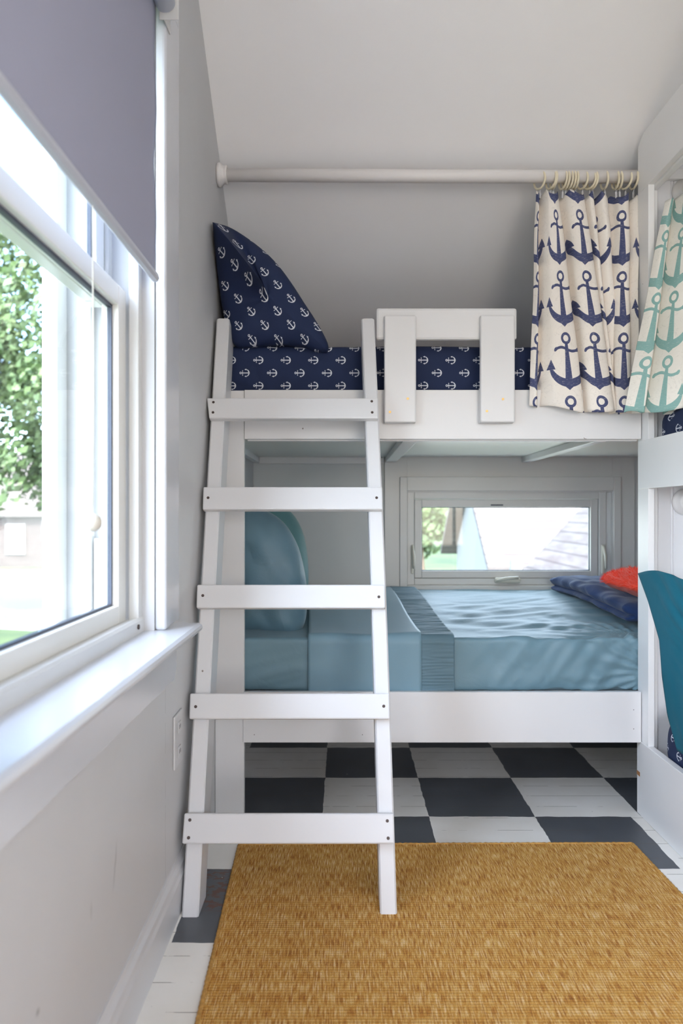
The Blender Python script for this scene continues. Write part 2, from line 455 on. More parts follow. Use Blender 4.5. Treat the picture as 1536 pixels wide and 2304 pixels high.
struct(obj('wall_back', bm, M['wall_far']))
bm = bmesh.new(); prism(bm, [(-2.0, 0), (YK+.17, 0), (YK+.17, ceil_z(YK+.17)), (Y_FLAT, 2.62), (-2.0, 2.62)], 'x', XR, XR+.1)
struct(obj('wall_right', bm, M['wall']))
bm = bmesh.new()
box(bm, WX, .45, -2.0, -1.85, 0, 2.62); box(bm, 1.45, XR, -2.0, -1.85, 0, 2.62); box(bm, .45, 1.45, -2.0, -1.85, 1.95, 2.62); box(bm, .45, 1.45, -2.0, -1.85, 0, .6)  # opening left for the assumed, unseen rear window
struct(obj('wall_rear', bm, M['wall']))
# end wall of the side bunk's alcove, beadboard
pp_ = []; x = 1.004+.017
pp_.append((1.004, 2.404))
while x < XR-.03:
    pp_ += [(x, 2.404), (x+.002, 2.409), (x+.004, 2.405), (x+.007, 2.4035), (x+.010, 2.405), (x+.012, 2.409), (x+.014, 2.404)]
    x += .062
pp_ += [(XR, 2.404), (XR, 2.416), (1.004, 2.416)]
bm = bmesh.new(); prism(bm, pp_, 'z', .0, 2.235)
struct(obj('wall_partition', bm, simple('beadboard_paint', (.86, .86, .87), .35)))
# baseboard with a moulded cap
bm = bmesh.new()
prism(bm, [(WX, 0), (WX+.018, 0), (WX+.018, .085), (WX+.014, .093), (WX+.012, .105), (WX+.006, .113), (WX+.003, .122), (WX, .122)], 'y', -1.85, 1.93)
struct(obj('baseboard_left', bm, simple('baseboard_paint', (.60, .60, .61), .4, bscale=30, bstr=.08)))

# ------------------------------------------------------------------ window 1: double-hung window on the left
def empty_struct(name, loc):
    o = bpy.data.objects.new(name, None); C.objects.link(o); o.location = loc; o['kind'] = 'structure'; o.empty_display_size = .1; return o
w1 = empty_struct('window_1', (WX, 1.15, .70))
bm = bmesh.new()
# far and near side casing with a bead, head casing
for (a, b, bd0, bd1) in ((1.672, 1.80, 1.628, 1.676), (.50, .616, .612, .658)):
    box(bm, WX, WX+.016, a, b, .735, 2.1995, .002)
    box(bm, WX, WX+.026, bd0, bd1, .735, 2.20, .008, 3)
box(bm, WX, WX+.016, .50, 1.80, 2.20, 2.33, .002)
obj('window_casing', bm, M['trim'], w1)
bm = bmesh.new()
prism(bm, [(-.47, .712), (-.350, .712), (-.343, .718), (-.341, .724), (-.343, .730), (-.350, .734), (-.47, .737)], 'y', .46, 1.752)
obj('window_stool', bm, M['trim'], w1)
bm = bmesh.new(); prism(bm, [(.49, .60), (1.74, .60), (1.765, .622), (1.765, .712), (.49, .712)], 'x', WX, WX+.018)
obj('window_apron', bm, M['trim'], w1)
bm = bmesh.new()
for (a, b) in ((1.598, W1), (W0, W0+.028)):
    box(bm, -.475, -.452, a, b, .737, WZ1, .003); box(bm, -.527, -.519, a, b, .737, WZ1, .001)
    box(bm, -.578, -.558, a, b, .737, WZ1, .002); box(bm, -.645, -.62, a-.03*(a > 1), b, .737, WZ1, .003)
prism(bm, [(-.60, .72), (-.60, .748), (-.505, .76), (-.452, .768), (-.447, .763), (-.447, .737), (-.447, .72)], 'y', W0, W1)
box(bm, -.69, -.58, W0, W1, .68, .735, .003)
obj('window_frame', bm, M['vinyl'], w1)
bm = bmesh.new()
box(bm, WO-.022, WO-.0, 1.600, 1.72, .68, 2.25, .003); box(bm, WO-.022, WO, .54, .68, .68, 2.25, .003)
obj('outer_casing', bm, M['vinyl'], w1)
bx('balance_cover', M['vinyl'], w1, -.552, -.535, 1.600, 1.620, .76, .944, bev=.003)
def sash(name, x0, x1, z0, z1, rb, rt):
    a, b = W0+.030, 1.598
    bm = bmesh.new()
    box(bm, x0, x1, b-.052, b, z0, z1, .003); box(bm, x0, x1, a, a+.052, z0, z1, .003)
    box(bm, x0, x1, a+.052, b-.052, z0, z0+rb, .003); box(bm, x0, x1, a+.052, b-.052, z1-rt, z1, .003)
    o = obj(name, bm, M['sash'], w1)
    xm = (x0+x1)/2
    bm = bmesh.new(); g = .007
    ya, yb, za, zb = a+.052, b-.052, z0+rb, z1-rt
    box(bm, xm-.004, xm+.005, yb-g, yb, za, zb); box(bm, xm-.004, xm+.005, ya, ya+g, za, zb)
    box(bm, xm-.004, xm+.005, ya+g, yb-g, za, za+g*.7); box(bm, xm-.004, xm+.005, ya+g, yb-g, zb-g, zb)
    obj('gasket', bm, M['gasket'], o)
    bx('pane', M['glass'], o, xm-.002, xm+.002, ya+g, yb-g, za+g*.7, zb-g)
    return o
sash('lower_sash', -.517, -.480, .762, 1.488, .040, .044)
sash('upper_sash', -.556, -.528, 1.452, 2.145, .055, .045)
bm = bmesh.new(); tube(bm, [(-.448, 1.575, .752), (-.444, 1.575, .752)], .0055, 12); obj('sill_screw', bm, M['screw'], w1)

w3 = empty_struct('added_window', (WX, -.72, .70))  # unseen window, added so more light reaches the right side
bm = bmesh.new()
for a, b in ((V0-.12, V0), (V1, V1+.12)): box(bm, WX, WX+.016, a, b, .735, WZ1-.0005, .002)
box(bm, WX, WX+.016, V0-.12, V1+.12, WZ1, WZ1+.12, .002); box(bm, -.47, -.342, V0-.14, V1+.14, .702, .735, .006)
obj('window_casing', bm, M['trim'], w3)
bm = bmesh.new()
for a, b in ((V0, V0+.06), (V1-.06, V1)): box(bm, -.58, -.54, a, b, .735, WZ1, .002)
for a, b in ((.735, .80), (WZ1-.05, WZ1), (1.44, 1.48)): box(bm, -.58, -.54, V0+.06, V1-.06, a, b, .002)
obj('window_frame', bm, M['vinyl'], w3)
bx('pane', M['glass'], w3, -.562, -.558, V0+.06, V1-.06, .80, WZ1-.05)

# roller blind
rb = thing('roller_blind', 'grey roller blind half lowered in front of the left window, with a pull cord', 'blind', (-.395, 1.14, 2.13))
def fab(i, j):
    y = .675+i*(1.602-.675); z = 1.528+j*(2.13-1.528)
    return (Vector((-.417+.002*math.sin(z*24)+.0015*nz(y*4, z*5), y+.0025*math.sin(z*31)*(i > .98), z)), (y, z))
grid_obj('blind_fabric', 40, 40, fab, M['blind'], rb, solid=.0012)
bm = bmesh.new(); tube(bm, [(-.395, .672, 2.13), (-.395, 1.605, 2.13)], .022, 24); obj('roller_tube', bm, simple('blind_tube', (.60, .63, .72), .4), rb)
bm = bmesh.new()
prism(bm, [(-.423, 1.513), (-.418, 1.510), (-.411, 1.512), (-.408, 1.519), (-.410, 1.528), (-.415, 1.531), (-.423, 1.529)], 'y', .672, 1.603)
obj('bottom_bar', bm, simple('blind_bar', (.48, .49, .54), .35), rb)
for y in (1.606, .664):
    bm = bmesh.new(); box(bm, WX+.016, -.366, y, y+.003, 2.094, 2.168, .001); box(bm, WX+.0262, -.396, y+.003, y+.052, 2.094, 2.168, .001)
    obj('bracket', bm, M['vinyl'], rb)
bm = bmesh.new(); tube(bm, [(-.417, 1.204, 1.512), (-.416, 1.204, 1.2), (-.417, 1.204, .998)], .0013, 6)
pc = obj('pull_cord', bm, M['ball'], rb)
bm = bmesh.new(); bmesh.ops.create_uvsphere(bm, u_segments=24, v_segments=16, radius=.0152); bmesh.ops.translate(bm, verts=bm.verts, vec=(-.417, 1.204, .984))
obj('pull_ball', bm, M['ball'], pc, smooth=True)

# ------------------------------------------------------------------ window 2: small awning window behind the lower bed
w2 = empty_struct('window_2', (.76, YK, .88))
def frame(bm, x0, x1, z0, z1, y0, y1, w, bev=.002, wt=None, wb=None):
    wt = w if wt is None else wt; wb = w if wb is None else wb
    box(bm, x0, x0+w, y0, y1, z0, z1, bev); box(bm, x1-w, x1, y0, y1, z0, z1, bev)
    box(bm, x0+w, x1-w, y0, y1, z1-wt, z1, bev); box(bm, x0+w, x1-w, y0, y1, z0, z0+wb, bev)
bm = bmesh.new(); frame(bm, .192, 1.362, .60, 1.262, 3.392, YK, .105, .001, .165, .062); obj('window_casing', bm, M['vinyl'], w2)
bm = bmesh.new(); frame(bm, .262, 1.292, .61, 1.168, 3.375, 3.393, .034, .002, .065, .05); obj('window_casing', bm, M['vinyl'], w2)
bm = bmesh.new(); frame(bm, .297, 1.232, .662, 1.100, 3.400, 3.53, .034, .003, .034, .03); obj('window_frame', bm, M['vinyl'], w2)
bm = bmesh.new(); frame(bm, .333, 1.196, .693, 1.064, 3.412, 3.45, .034, .003, .036, .034)
sa = obj('awning_sash', bm, M['vinyl'], w2)
bx('pane', M['glass'], sa, .367, 1.162, 3.428, 3.432, .727, 1.028)
bm = bmesh.new(); frame(bm, .3665, 1.1625, .7265, 1.0285, 3.425, 3.435, .004, 0); obj('gasket', bm, M['gasket'], sa)
bx('vent_label', M['gasket'], sa, .692, .75, 3.410, 3.412, 1.034, 1.040)
for x in (.322, 1.214):
    bm = bmesh.new(); box(bm, x-.007, x+.007, 3.388, 3.400, .715, .85, .003); tube(bm, [(x, 3.388, .845), (x+.003, 3.368, .80), (x+.004, 3.366, .74)], [.006, .007, .005], 8)
    obj('lock_lever', bm, M['latch'], w2)
bm = bmesh.new(); box(bm, .705, .825, 3.372, 3.400, .672, .698, .009, 3); tube(bm, [(.71, 3.366, .684), (.75, 3.36, .695), (.81, 3.362, .700)], [.006, .008, .007], 8)
obj('crank_handle', bm, M['latch'], w2)

# ------------------------------------------------------------------ the bunk straight ahead
bunk = thing('bunk_bed', 'white built-in bunk bed straight ahead, with a guard board on its upper rail', 'bunk bed', (.28, YB, 0))
bx('upper_rail', M['bunk'], bunk, -.327, SX-.003, 2.385, 2.405, 1.243, 1.405, bev=.0015)
bx('lower_rail', M['bunk'], bunk, -.331, SX-.003, 2.385, 2.405, .2436, .410, bev=.0015)
bx('end_panel', M['bunkv'], bunk, WX+.001, -.3285, 2.392, 2.412, .001, 1.404, bev=.001)
bx('bed_deck', M['bead_y'], bunk, WX+.001, 1.46, 2.418, YK-.002, 1.262, 1.376)
bx('bed_deck', M['bunk'], bunk, WX+.001, 1.46, 2.418, YK-.03, .34, .400)
for a, b in ((.195, .245), (.832, .872), (WX+.002, WX+.03)):
    bx('cleat', M['bunkv'], bunk, a, b, 2.41, YK-.02, 1.236, 1.262, bev=.003)
bx('ledger', M['bunk'], bunk, WX+.03, .19, YK-.022, YK-.002, 1.230, 1.262, bev=.003)
bx('ledger', M['bunk'], bunk, -.32, .975, 2.406, 2.43, 1.238, 1.262, bev=.003)
gr = bx('guard_rail', M['bunk'], bunk, .106, .566, 2.366, 2.385, 1.566, 1.670, bev=.008)
for (a, b) in ((.1315, .2345), (.4425, .5545)):
    bm = bmesh.new(); box(bm, a, b, 2.345, 2.366, 1.293, 1.641, .005, 2); obj('guard_post', bm, M['bunkv'], gr)
    bx('spacer', M['bunkv'], gr, a, b, 2.366, 2.385, 1.293, 1.405, bev=.002)
def screw(parent, p, r=.004, mat='screw', nrm=(0, -1, 0)):
    bm = bmesh.new(); n = Vector(nrm).normalized(); p = Vector(p)
    tube(bm, [p-n*.002, p+n*.0008], r, 10); return obj('screw', bm, M[mat], parent)
for u, v in ((917, 897), (877, 927), (1131, 898), (1095, 925)): screw(gr, P(u, v, 2.345), .0042, 'brass')
for u, v in ((1425, 1597), (1425, 1640), (572, 1653), (815, 1653)): screw(bunk, P(u, v, 2.385), .0014)

# ------------------------------------------------------------------ the side bunk on the right
side = thing('bunk_bed', 'white built-in bunk bed at the right edge, seen along its long side', 'bunk bed', (SX, 1.4, 0))
def yzboard(name, pts, x0, x1, mat, parent=side, bev=0):
    bm = bmesh.new(); prism(bm, pts, 'x', x0, x1)
    if bev: bmesh.ops.bevel(bm, geom=bm.edges[:], offset=bev, segments=1, affect='EDGES')
    return obj(name, bm, mat, parent)
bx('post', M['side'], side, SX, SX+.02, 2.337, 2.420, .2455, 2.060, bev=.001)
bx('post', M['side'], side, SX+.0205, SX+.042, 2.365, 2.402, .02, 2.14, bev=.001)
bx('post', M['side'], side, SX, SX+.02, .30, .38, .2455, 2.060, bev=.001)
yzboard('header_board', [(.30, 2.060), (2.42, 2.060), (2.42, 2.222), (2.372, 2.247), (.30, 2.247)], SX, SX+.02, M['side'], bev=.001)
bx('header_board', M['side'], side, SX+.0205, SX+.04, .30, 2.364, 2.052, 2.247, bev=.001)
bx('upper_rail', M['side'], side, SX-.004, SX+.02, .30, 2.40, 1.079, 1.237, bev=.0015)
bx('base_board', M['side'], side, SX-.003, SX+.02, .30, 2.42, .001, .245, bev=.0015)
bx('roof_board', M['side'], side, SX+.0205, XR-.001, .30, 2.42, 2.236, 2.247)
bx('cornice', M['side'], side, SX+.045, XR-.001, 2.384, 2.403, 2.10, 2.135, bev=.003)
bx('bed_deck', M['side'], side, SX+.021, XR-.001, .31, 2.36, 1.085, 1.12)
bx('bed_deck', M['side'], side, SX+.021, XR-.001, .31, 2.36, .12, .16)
bm = bmesh.new(); box(bm, SX-.0035, SX+.004, 2.395, 2.4205, .128, .142); obj('paint_chip', bm, M['wood_raw'], side)

# ------------------------------------------------------------------ ladder
lad = thing('ladder', 'white wooden five-rung ladder leaning against the bunk, feet by the rug', 'ladder', (-.13, 1.84, 0))
K = .35
def LY(z): return 1.79+K*z
def stile(xb0, xb1, xt0, xt1, bow, zb=.0005):
    bm = bmesh.new(); N = 10; ztop = 1.637
    rings = []
    for i in range(N+1):
        t = i/N; z = zb+(ztop-zb)*t
        x0 = xb0+(xt0-xb0)*t+bow*math.sin(PI*t); x1 = xb1+(xt1-xb1)*t+bow*math.sin(PI*t)
        dz = -.033*t*1.0
        c = .004
        yf, ybk = LY(z), LY(z)+.100
        sec = [(x0+c, yf), (x1-c, yf), (x1, yf+c), (x1, ybk-c), (x1-c, ybk), (x0+c, ybk), (x0, ybk-c), (x0, yf+c)]
        rings.append([bm.verts.new((x, y, z + (-(y-yf)*K*t))) for x, y in sec])
    for i in range(N):
        for k in range(8): bm.faces.new((rings[i][k], rings[i][(k+1) % 8], rings[i+1][(k+1) % 8], rings[i+1][k]))
    bm.faces.new(rings[0][::-1]); bm.faces.new(rings[-1])
    ends = [e for e in bm.edges if all(v in rings[-1] for v in e.verts)]
    bmesh.ops.bevel(bm, geom=ends, offset=.005, segments=2, affect='EDGES')
    return bm
obj('stile', stile(-.401, -.359, -.4145, -.3725, 0), M['ladder'], lad)
obj('stile', stile(.090, .132, .057, .0995, .004, .0068), M['ladder'], lad)
def solve(v, off=-.024):
    a = (v-CY)/F; z = (1-a*(1.79+off))/(1+K*a); return z, LY(z)+off
nrmL = Vector((0, -1, K)).normalized()
rungs = [((465, 470), (850, 851), 895, 941, [(480, 905), (479, 928), (836, 903), (837, 928)]),
         ((457, 455), (860, 861), 1095, 1146, [(468, 1120), (847, 1120)]),
         ((443, 441), (866, 867), 1315, 1368, [(456, 1340), (852, 1343)]),
         ((427, 425), (876, 877), 1560, 1618, [(440, 1590), (863, 1589)]),
         ((414, 409), (886, 888), 1830, 1899, [(427, 1845), (424, 1885), (871, 1847), (873, 1886)])]
for (xl, xr, vt, vb, sc) in rungs:
    zt_, yt_ = solve(vt); zb_, yb_ = solve(vb)
    back = Vector((0, .0226, -.0226*K))
    tl = Vector((PX(xl[0], yt_), yt_, zt_)); tr = Vector((PX(xr[0], yt_), yt_, zt_))
    bl = Vector((PX(xl[1], yb_), yb_, zb_)); br = Vector((PX(xr[1], yb_), yb_, zb_))
    bm = bmesh.new(); hexa(bm, [bl, br, br+back, bl+back, tl, tr, tr+back, tl+back], .004, 2)
    r = obj('rung', bm, M['rung'], lad)
    for (u, v) in sc:
        z, y = solve(v); screw(r, (PX(u, y), y, z), .0042, 'screw', nrmL)

# ------------------------------------------------------------------ soft things
def rounded_box(name, b, r, n, disp, mat, parent=None, uv=None):
    x0, x1, y0, y1, z0, z1 = b
    bm = bmesh.new(); bmesh.ops.create_cube(bm, size=2)
    # subdivide by building grids face by face
    bm.free(); bm = bmesh.new(); key = {}
    nx, ny, nz_ = n
    c = Vector(((x0+x1)/2, (y0+y1)/2, (z0+z1)/2)); h = Vector(((x1-x0)/2, (y1-y0)/2, (z1-z0)/2))
    def vert(i, j, k):
        if (i, j, k) in key: return key[(i, j, k)]
        p = Vector((-h.x+2*h.x*i/nx, -h.y+2*h.y*j/ny, -h.z+2*h.z*k/nz_))
        q = Vector([max(-(h[a]-r[a]), min(h[a]-r[a], p[a])) for a in range(3)])
        d = Vector([(p[a]-q[a])/r[a] for a in range(3)]); L = d.length
        nn = d.normalized() if L > 1e-6 else Vector((0, 0, 0))
        p2 = Vector([q[a]+nn[a]*r[a] for a in range(3)])+c
        v = bm.verts.new(disp(p2, nn)); key[(i, j, k)] = v; orig[v] = p2; return v
    orig = {}
    def face(a, b_, c_, d_): 
        f = bm.faces.new((a, b_, c_, d_)); f.smooth = True
    for i in range(nx):
        for j in range(ny):
            for k in (0, nz_): face(vert(i, j, k), vert(i+1, j, k), vert(i+1, j+1, k), vert(i, j+1, k))
        for k in range(nz_):
            for j in (0, ny): face(vert(i, j, k), vert(i+1, j, k), vert(i+1, j, k+1), vert(i, j, k+1))
    for j in range(ny):
        for k in range(nz_):
            for i in (0, nx): face(vert(i, j, k), vert(i, j+1, k), vert(i, j+1, k+1), vert(i, j, k+1))
    bm.verts.ensure_lookup_table(); bm.verts.index_update()
    om = {v.index: orig[v].copy() for v in bm.verts}
    me_uv = (lambda v: uv(om[v.index])) if uv else None
    return obj(name, bm, mat, parent, uv=me_uv)

# upper mattress
def d_up(p, n):
    q = p.copy()
    w = .004*nz(p.x*3, p.y*9, p.z*8)
    if p.y < 2.6:
        w += .004*math.exp(-((p.z-1.415)/.012)**2)*(p.x > .2) - .006*math.exp(-((p.z-1.40)/.008)**2)
        e = max(0, 1-abs(p.x+.30)/.12); w += .007*e*nz(p.x*38+p.z*24, p.z*10, 3)
        w += .006*max(0, 1-abs(p.x-.02)/.1)*nz((p.x+p.z)*26, 3.3, p.z*2)
    q += n*w
    return q
mu = rounded_box('mattress', (-.412, 1.44, 2.441, 3.21, 1.378, 1.565), (.05, .022, .03), (170, 60, 26), d_up, M['navy_sheet'],
                 uv=lambda p: (p.x, p.z+max(0, p.y-2.463)))
tag(mu, 'top bunk mattress straight ahead in a navy sheet printed with small white anchors', 'mattress', 'mattresses in navy anchor sheets')

# lower mattress
LB = (-.412, 1.45, 2.421, 3.385, .402, .582)
def low_h(x, y):
    t = sm(2.45, 3.3, y)
    return .062*t
def d_low(p, n):
    q = p.copy(); f = (p.z-LB[4])/(LB[5]-LB[4])
    q.z += low_h(p.x, p.y)*max(0, f)
    w = 0
    if n.y < -.5 or p.y < 2.44:
        a = sm(.30, .6, p.x)
        w += a*(.013*nz(p.x*10+p.z*8, p.z*5, 1)+.006*nz(p.x*24-p.z*18, p.z*9, 2))
        dx, dz = p.x-1.03, p.z-.47; th = math.atan2(dz, dx); rr = math.hypot(dx, dz)
        w += .011*math.exp(-rr/.13)*math.sin(th*22+3*nz(rr*9, th*2))
        w += (1-sm(-.15, -.1, p.x))*(.006*nz(p.x*6, (p.z-.25*p.x)*30, 5))*(1-f)*1.6
        if p.z < .45: w -= .004*sm(.45, .41, p.z)*a
    if n.z > .3:
        a = sm(.3, .5, p.x)
        yy = p.y
        w += a*(.013*nz(p.x*1.5+1.5, yy*11+p.x*2.6, 4)+.005*nz(p.x*3+yy*2, yy*26-p.x*8, 7))*sm(2.44, 2.6, yy)
        dx, dy = p.x-1.0, p.y-2.43; rr = math.hypot(dx, dy); th = math.atan2(dy, dx)
        w += .008*math.exp(-rr/.2)*math.sin(th*26+2*nz(rr*7, th))
        w -= .010*math.exp(-((p.x-.62)/.13)**2-((yy-3.05)/.05)**2)
    q += n*w; q.y = max(q.y, 2.419) if p.x > .975 else q.y
    return q
ml = rounded_box('mattress', LB, (.05, .014, .014), (260, 110, 26), d_low, M['sheet'], uv=lambda p: (p.x, p.z+p.y))
tag(ml, 'lower bunk mattress in a wrinkled grey-blue fitted sheet', 'mattress')

# smooth folded sheet laid across the lower mattress, with a gathered band
def sheet_fn(xa, xb, off, ripple=0):
    def fn(i, j):
        L1 = .170; L2 = .93
        s = j*(L1+L2)
        x = xa+(xb-xa)*i
        r_ = .022
        yf = LB[2]-off; zt2 = LB[5]+off
        zb = .404
        H = zt2-zb-r_
        if s < H: y, z = yf, zb+s
        elif s < H+r_*PI/2:
            a = (s-H)/r_; y = yf+r_-r_*math.cos(a); z = zb+H+r_*math.sin(a)
        else: y = yf+r_+(s-H-r_*PI/2); z = zt2
        y = min(y, 3.37)
        fz = (z-LB[4])/(LB[5]-LB[4]); z += low_h(x, y)*max(0, fz)
        # slight drift towards the back
        if y > 2.45: x += (y-2.45)*(-.05)
        if ripple:
            rr = ripple*nz(x*7, s*95, 2)
            if z < zt2-.01: y -= abs(rr)
            else: z += abs(rr)
        else:
            w = .004*nz(x*6, s*3, 9)+.003
            if y <= yf+.001: y -= w
            else: z += w*1.6
        return Vector((x, y, z)), (x, s)
    return fn
fs = thing('folded_sheet', 'smooth grey-blue folded sheet laid across the lower mattress, with a gathered band', 'sheet', (.1, 2.42, .59))
grid_obj('sheet_cloth', 40, 160, sheet_fn(-.118, .258, .009), M['sheet_top'], fs, solid=.004)
grid_obj('gathered_band', 24, 420, sheet_fn(.256, .368, .010, .0045), M['band'], fs, solid=.004)

# puffy pillows: outline given at the seam, domed towards the room
def pillow(name, pts, Dfn, dome, depth, mat, seed, rot=0, n=26, corners=(), wr=.006):
    P3 = [(PX(u, Dfn(u)), PZ(v, Dfn(u)), Dfn(u)) for u, v in pts]
    # dense outline (Catmull-Rom)
    O = []; N = len(P3)
    for i in range(N):
        p0, p1, p2, p3 = [P3[(i+k) % N] for k in (-1, 0, 1, 2)]
        if i in corners: p0 = p1
        if (i+1) % N in corners: p3 = p2
        for q in range(8):
            t = q/8
            O.append(tuple(.5*((2*p1[a])+(-p0[a]+p2[a])*t+(2*p0[a]-5*p1[a]+4*p2[a]-p3[a])*t*t+(-p0[a]+3*p1[a]-3*p2[a]+p3[a])*t**3) for a in range(3)))
    cx = sum(p[0] for p in O)/len(O); cz = sum(p[1] for p in O)/len(O); cy = sum(p[2] for p in O)/len(O)
    bm = bmesh.new(); rings = []
    prof = [(math.sin(PI/2*k/n), 0, k/n) for k in range(1, n+1)]+[(math.cos(PI/2*k/n), 1, k/n) for k in range(1, n)]
    for s, back, k in prof:
        ring = []
        for (x, z, y) in O:
            X = cx+(x-cx)*s; Z = cz+(z-cz)*s
            if not back: Y = y-dome*math.cos(PI/2*k)**.8
            else: Y = y+depth*math.sin(PI/2*k)
            w = wr*nz(X*9+seed, Z*9, seed)+wr*.8*nz((X+Z)*16, (X-Z)*5, seed+4)*s
            ring.append(bm.verts.new((max(X, WX+.004), Y-w, Z)))
        rings.append(ring)
    f0 = bm.verts.new((cx, cy-dome, cz)); f1 = bm.verts.new((cx, cy+depth, cz))
    m_ = len(O)
    for i in range(m_):
        bm.faces.new((f0, rings[0][i], rings[0][(i+1) % m_])); bm.faces.new((f1, rings[-1][i], rings[-1][(i+1) % m_]))
    for a, b in zip(rings, rings[1:]):
        for i in range(m_): bm.faces.new((a[i], a[(i+1) % m_], b[(i+1) % m_], b[i]))
    return obj(name, bm, mat, smooth=True, uv=lambda v: (v.co.x*1.06, v.co.z*1.02+max(0, v.co.y-2.45)))
pu = pillow('pillow', [(479, 503), (515, 513), (550, 533), (592, 565), (627, 600), (657, 640), (686, 685), (712, 725), (730, 757), (739, 780), (736, 794),
                       (712, 792), (680, 781), (640, 777), (590, 778), (535, 782), (512, 745), (500, 690), (490, 620), (483, 550)],
            lambda u: min(2.44, .418*F/max(1, (773-u))) if u < 620 else 2.437, .075, .42, M['navy_pillow'], 3, corners=(0, 10), wr=.004)
tag(pu, 'plump navy pillow with white anchors leaning in the left corner of the top bunk', 'pillow')
pf = pillow('pillow', [(512, 1175), (560, 1148), (600, 1150), (640, 1178), (668, 1225), (684, 1280), (690, 1330), (688, 1390), (672, 1430), (655, 1446),
                       (630, 1440), (585, 1424), (545, 1422), (514, 1400)], lambda u: 2.62, .09, .10, M['pillow_blue'], 9, corners=(9,), wr=.017)
tag(pf, 'front grey-blue pillow propped in the left corner of the lower bunk, behind the ladder', 'pillow', 'pillows in the lower bunk')
pb = pillow('pillow', [(540, 1160), (600, 1122), (650, 1148), (678, 1190), (691, 1245), (694, 1310), (688, 1350), (660, 1362), (600, 1364), (548, 1362)],
            lambda u: 2.95, .10, .12, M['pillow_teal'], 15, corners=(), wr=.006)
tag(pb, 'darker teal pillow standing behind the front pillow in the lower bunk', 'pillow', 'pillows in the lower bunk')

# navy throw and orange cushion at the right end of the lower bed
def d_throw(p, n):
    q = p.copy()
    q.x += .05*(3.3-p.y)-.03+.015*nz(p.y*4, 2)+.012*nz(p.y*11, p.z*20)
    f = (p.z-.632)/.08
    if n.x < -.2: q.x += .016*math.exp(-((p.z-.668)/.006)**2)-.006*math.sin(f*9)
    q.z += -.03*sm(3.0, 2.5, p.y)
    if n.z > .2: q.z += .010*nz(p.x*9+p.y*5, p.y*7, 1)+.006*nz(p.x*22, p.y*15, 5)
    return q
th = rounded_box('throw_blanket', (.975, 1.42, 2.53, 3.34, .645, .712), (.035, .03, .030), (70, 110, 22), d_throw, M['fleece'], uv=lambda p: (p.x, p.y))
tag(th, 'folded navy fleece throw at the right end of the lower bed', 'blanket')
def d_cush(p, n):
    c = Vector((1.24, 2.74, .735)); d = p-c
    q = p.copy(); e = max(abs(d.x)/.205, abs(d.y)/.22)
    q.z = c.z+d.z*(1-.55*e**3)
    return q+n*.004*nz(p.x*20, p.y*20, p.z*20)
bmname = 'cushion'
cu = rounded_box(bmname, (1.035, 1.445, 2.53, 2.97, .672, .788), (.09, .09, .052), (50, 50, 18), d_cush, M['fur'], uv=lambda p: (p.x, p.y))
# fur tufts standing off the cushion, in the same mesh
me = cu.data; bm = bmesh.new(); bm.from_mesh(me); bm.faces.ensure_lookup_table(); bm.normal_update()
fl = list(bm.faces); rnd = random.Random(4)
for k in range(9000):
    f = rnd.choice(fl); c = f.calc_center_median(); nn = f.normal
    if nn.z < -.3: continue
    t = nn.orthogonal().normalized(); t = (Matrix.Rotation(rnd.random()*6.28, 3, nn) @ t)
    c = c+t*rnd.random()*.004; L = .010+rnd.random()*.007
    tip = c+nn*L+Vector((.006*rnd.uniform(-1, 1), .006*rnd.uniform(-1, 1), -.004))
    bm.faces.new([bm.verts.new(c-t*.0011), bm.verts.new(c+t*.0011), bm.verts.new(tip)])
bm.to_mesh(me); bm.free()
tag(cu, 'bright orange-red furry cushion on the folded navy throw', 'cushion')

# side bunk mattresses in navy anchor sheets
def d_side(p, n): return p+n*(.005*nz(p.x*5, p.y*5, p.z*6))
ms = rounded_box('mattress', (1.012, 1.93, .40, 2.345, 1.122, 1.335), (.05, .05, .05), (40, 90, 16), d_side, M['navy_sheet'], uv=lambda p: (p.y*.8+p.x, p.z+max(0, p.x-1.05)))
tag(ms, 'navy anchor mattress on the upper level of the right side bunk, under the green curtain', 'mattress', 'mattresses in navy anchor sheets')
ms = rounded_box('mattress', (1.008, 1.93, .40, 2.335, .162, .395), (.10, .10, .10), (40, 90, 20), d_side, M['navy_sheet'], uv=lambda p: (p.y+p.x, p.z+max(0, p.x-1.10)))
tag(ms, 'navy anchor mattress low in the right side bunk, behind the hanging teal cloth', 'mattress', 'mattresses in navy anchor sheets')

# ------------------------------------------------------------------ rods, curtains, rings
def lathe(bm, prof, origin, axis):
    """prof: (distance along axis, radius)"""
    a = Vector(axis).normalized(); u = a.orthogonal().normalized(); w = a.cross(u); N = 28; rings = []
    for t, r in prof: rings.append([bm.verts.new(Vector(origin)+a*t+(u*math.cos(2*PI*k/N)+w*math.sin(2*PI*k/N))*r) for k in range(N)])
    for A, B in zip(rings, rings[1:]):
        for k in range(N): f = bm.faces.new((A[k], A[(k+1) % N], B[(k+1) % N], B[k])); f.smooth = True
    bm.faces.new(rings[0][::-1]); bm.faces.new(rings[-1])
RZ = 2.134; RY = 2.44
rod = thing('curtain_rod', 'thick white wooden curtain rod across the top bunk straight ahead', 'curtain rod', (WX, RY, RZ))
bm = bmesh.new(); tube(bm, [(WX+.015, RY, RZ+.004), (.28, RY, RZ), (SX-.001, RY-.005, RZ-.004)], .0215, 28); obj('pole', bm, M['rod'], rod)
bm = bmesh.new(); lathe(bm, [(.0005, .036), (.008, .039), (.014, .036), (.019, .030), (.026, .029), (.030, .031), (.034, .029), (.034, .0225)], (WX, RY, RZ+.004), (1, 0, 0)); obj('flange', bm, M['rod'], rod)

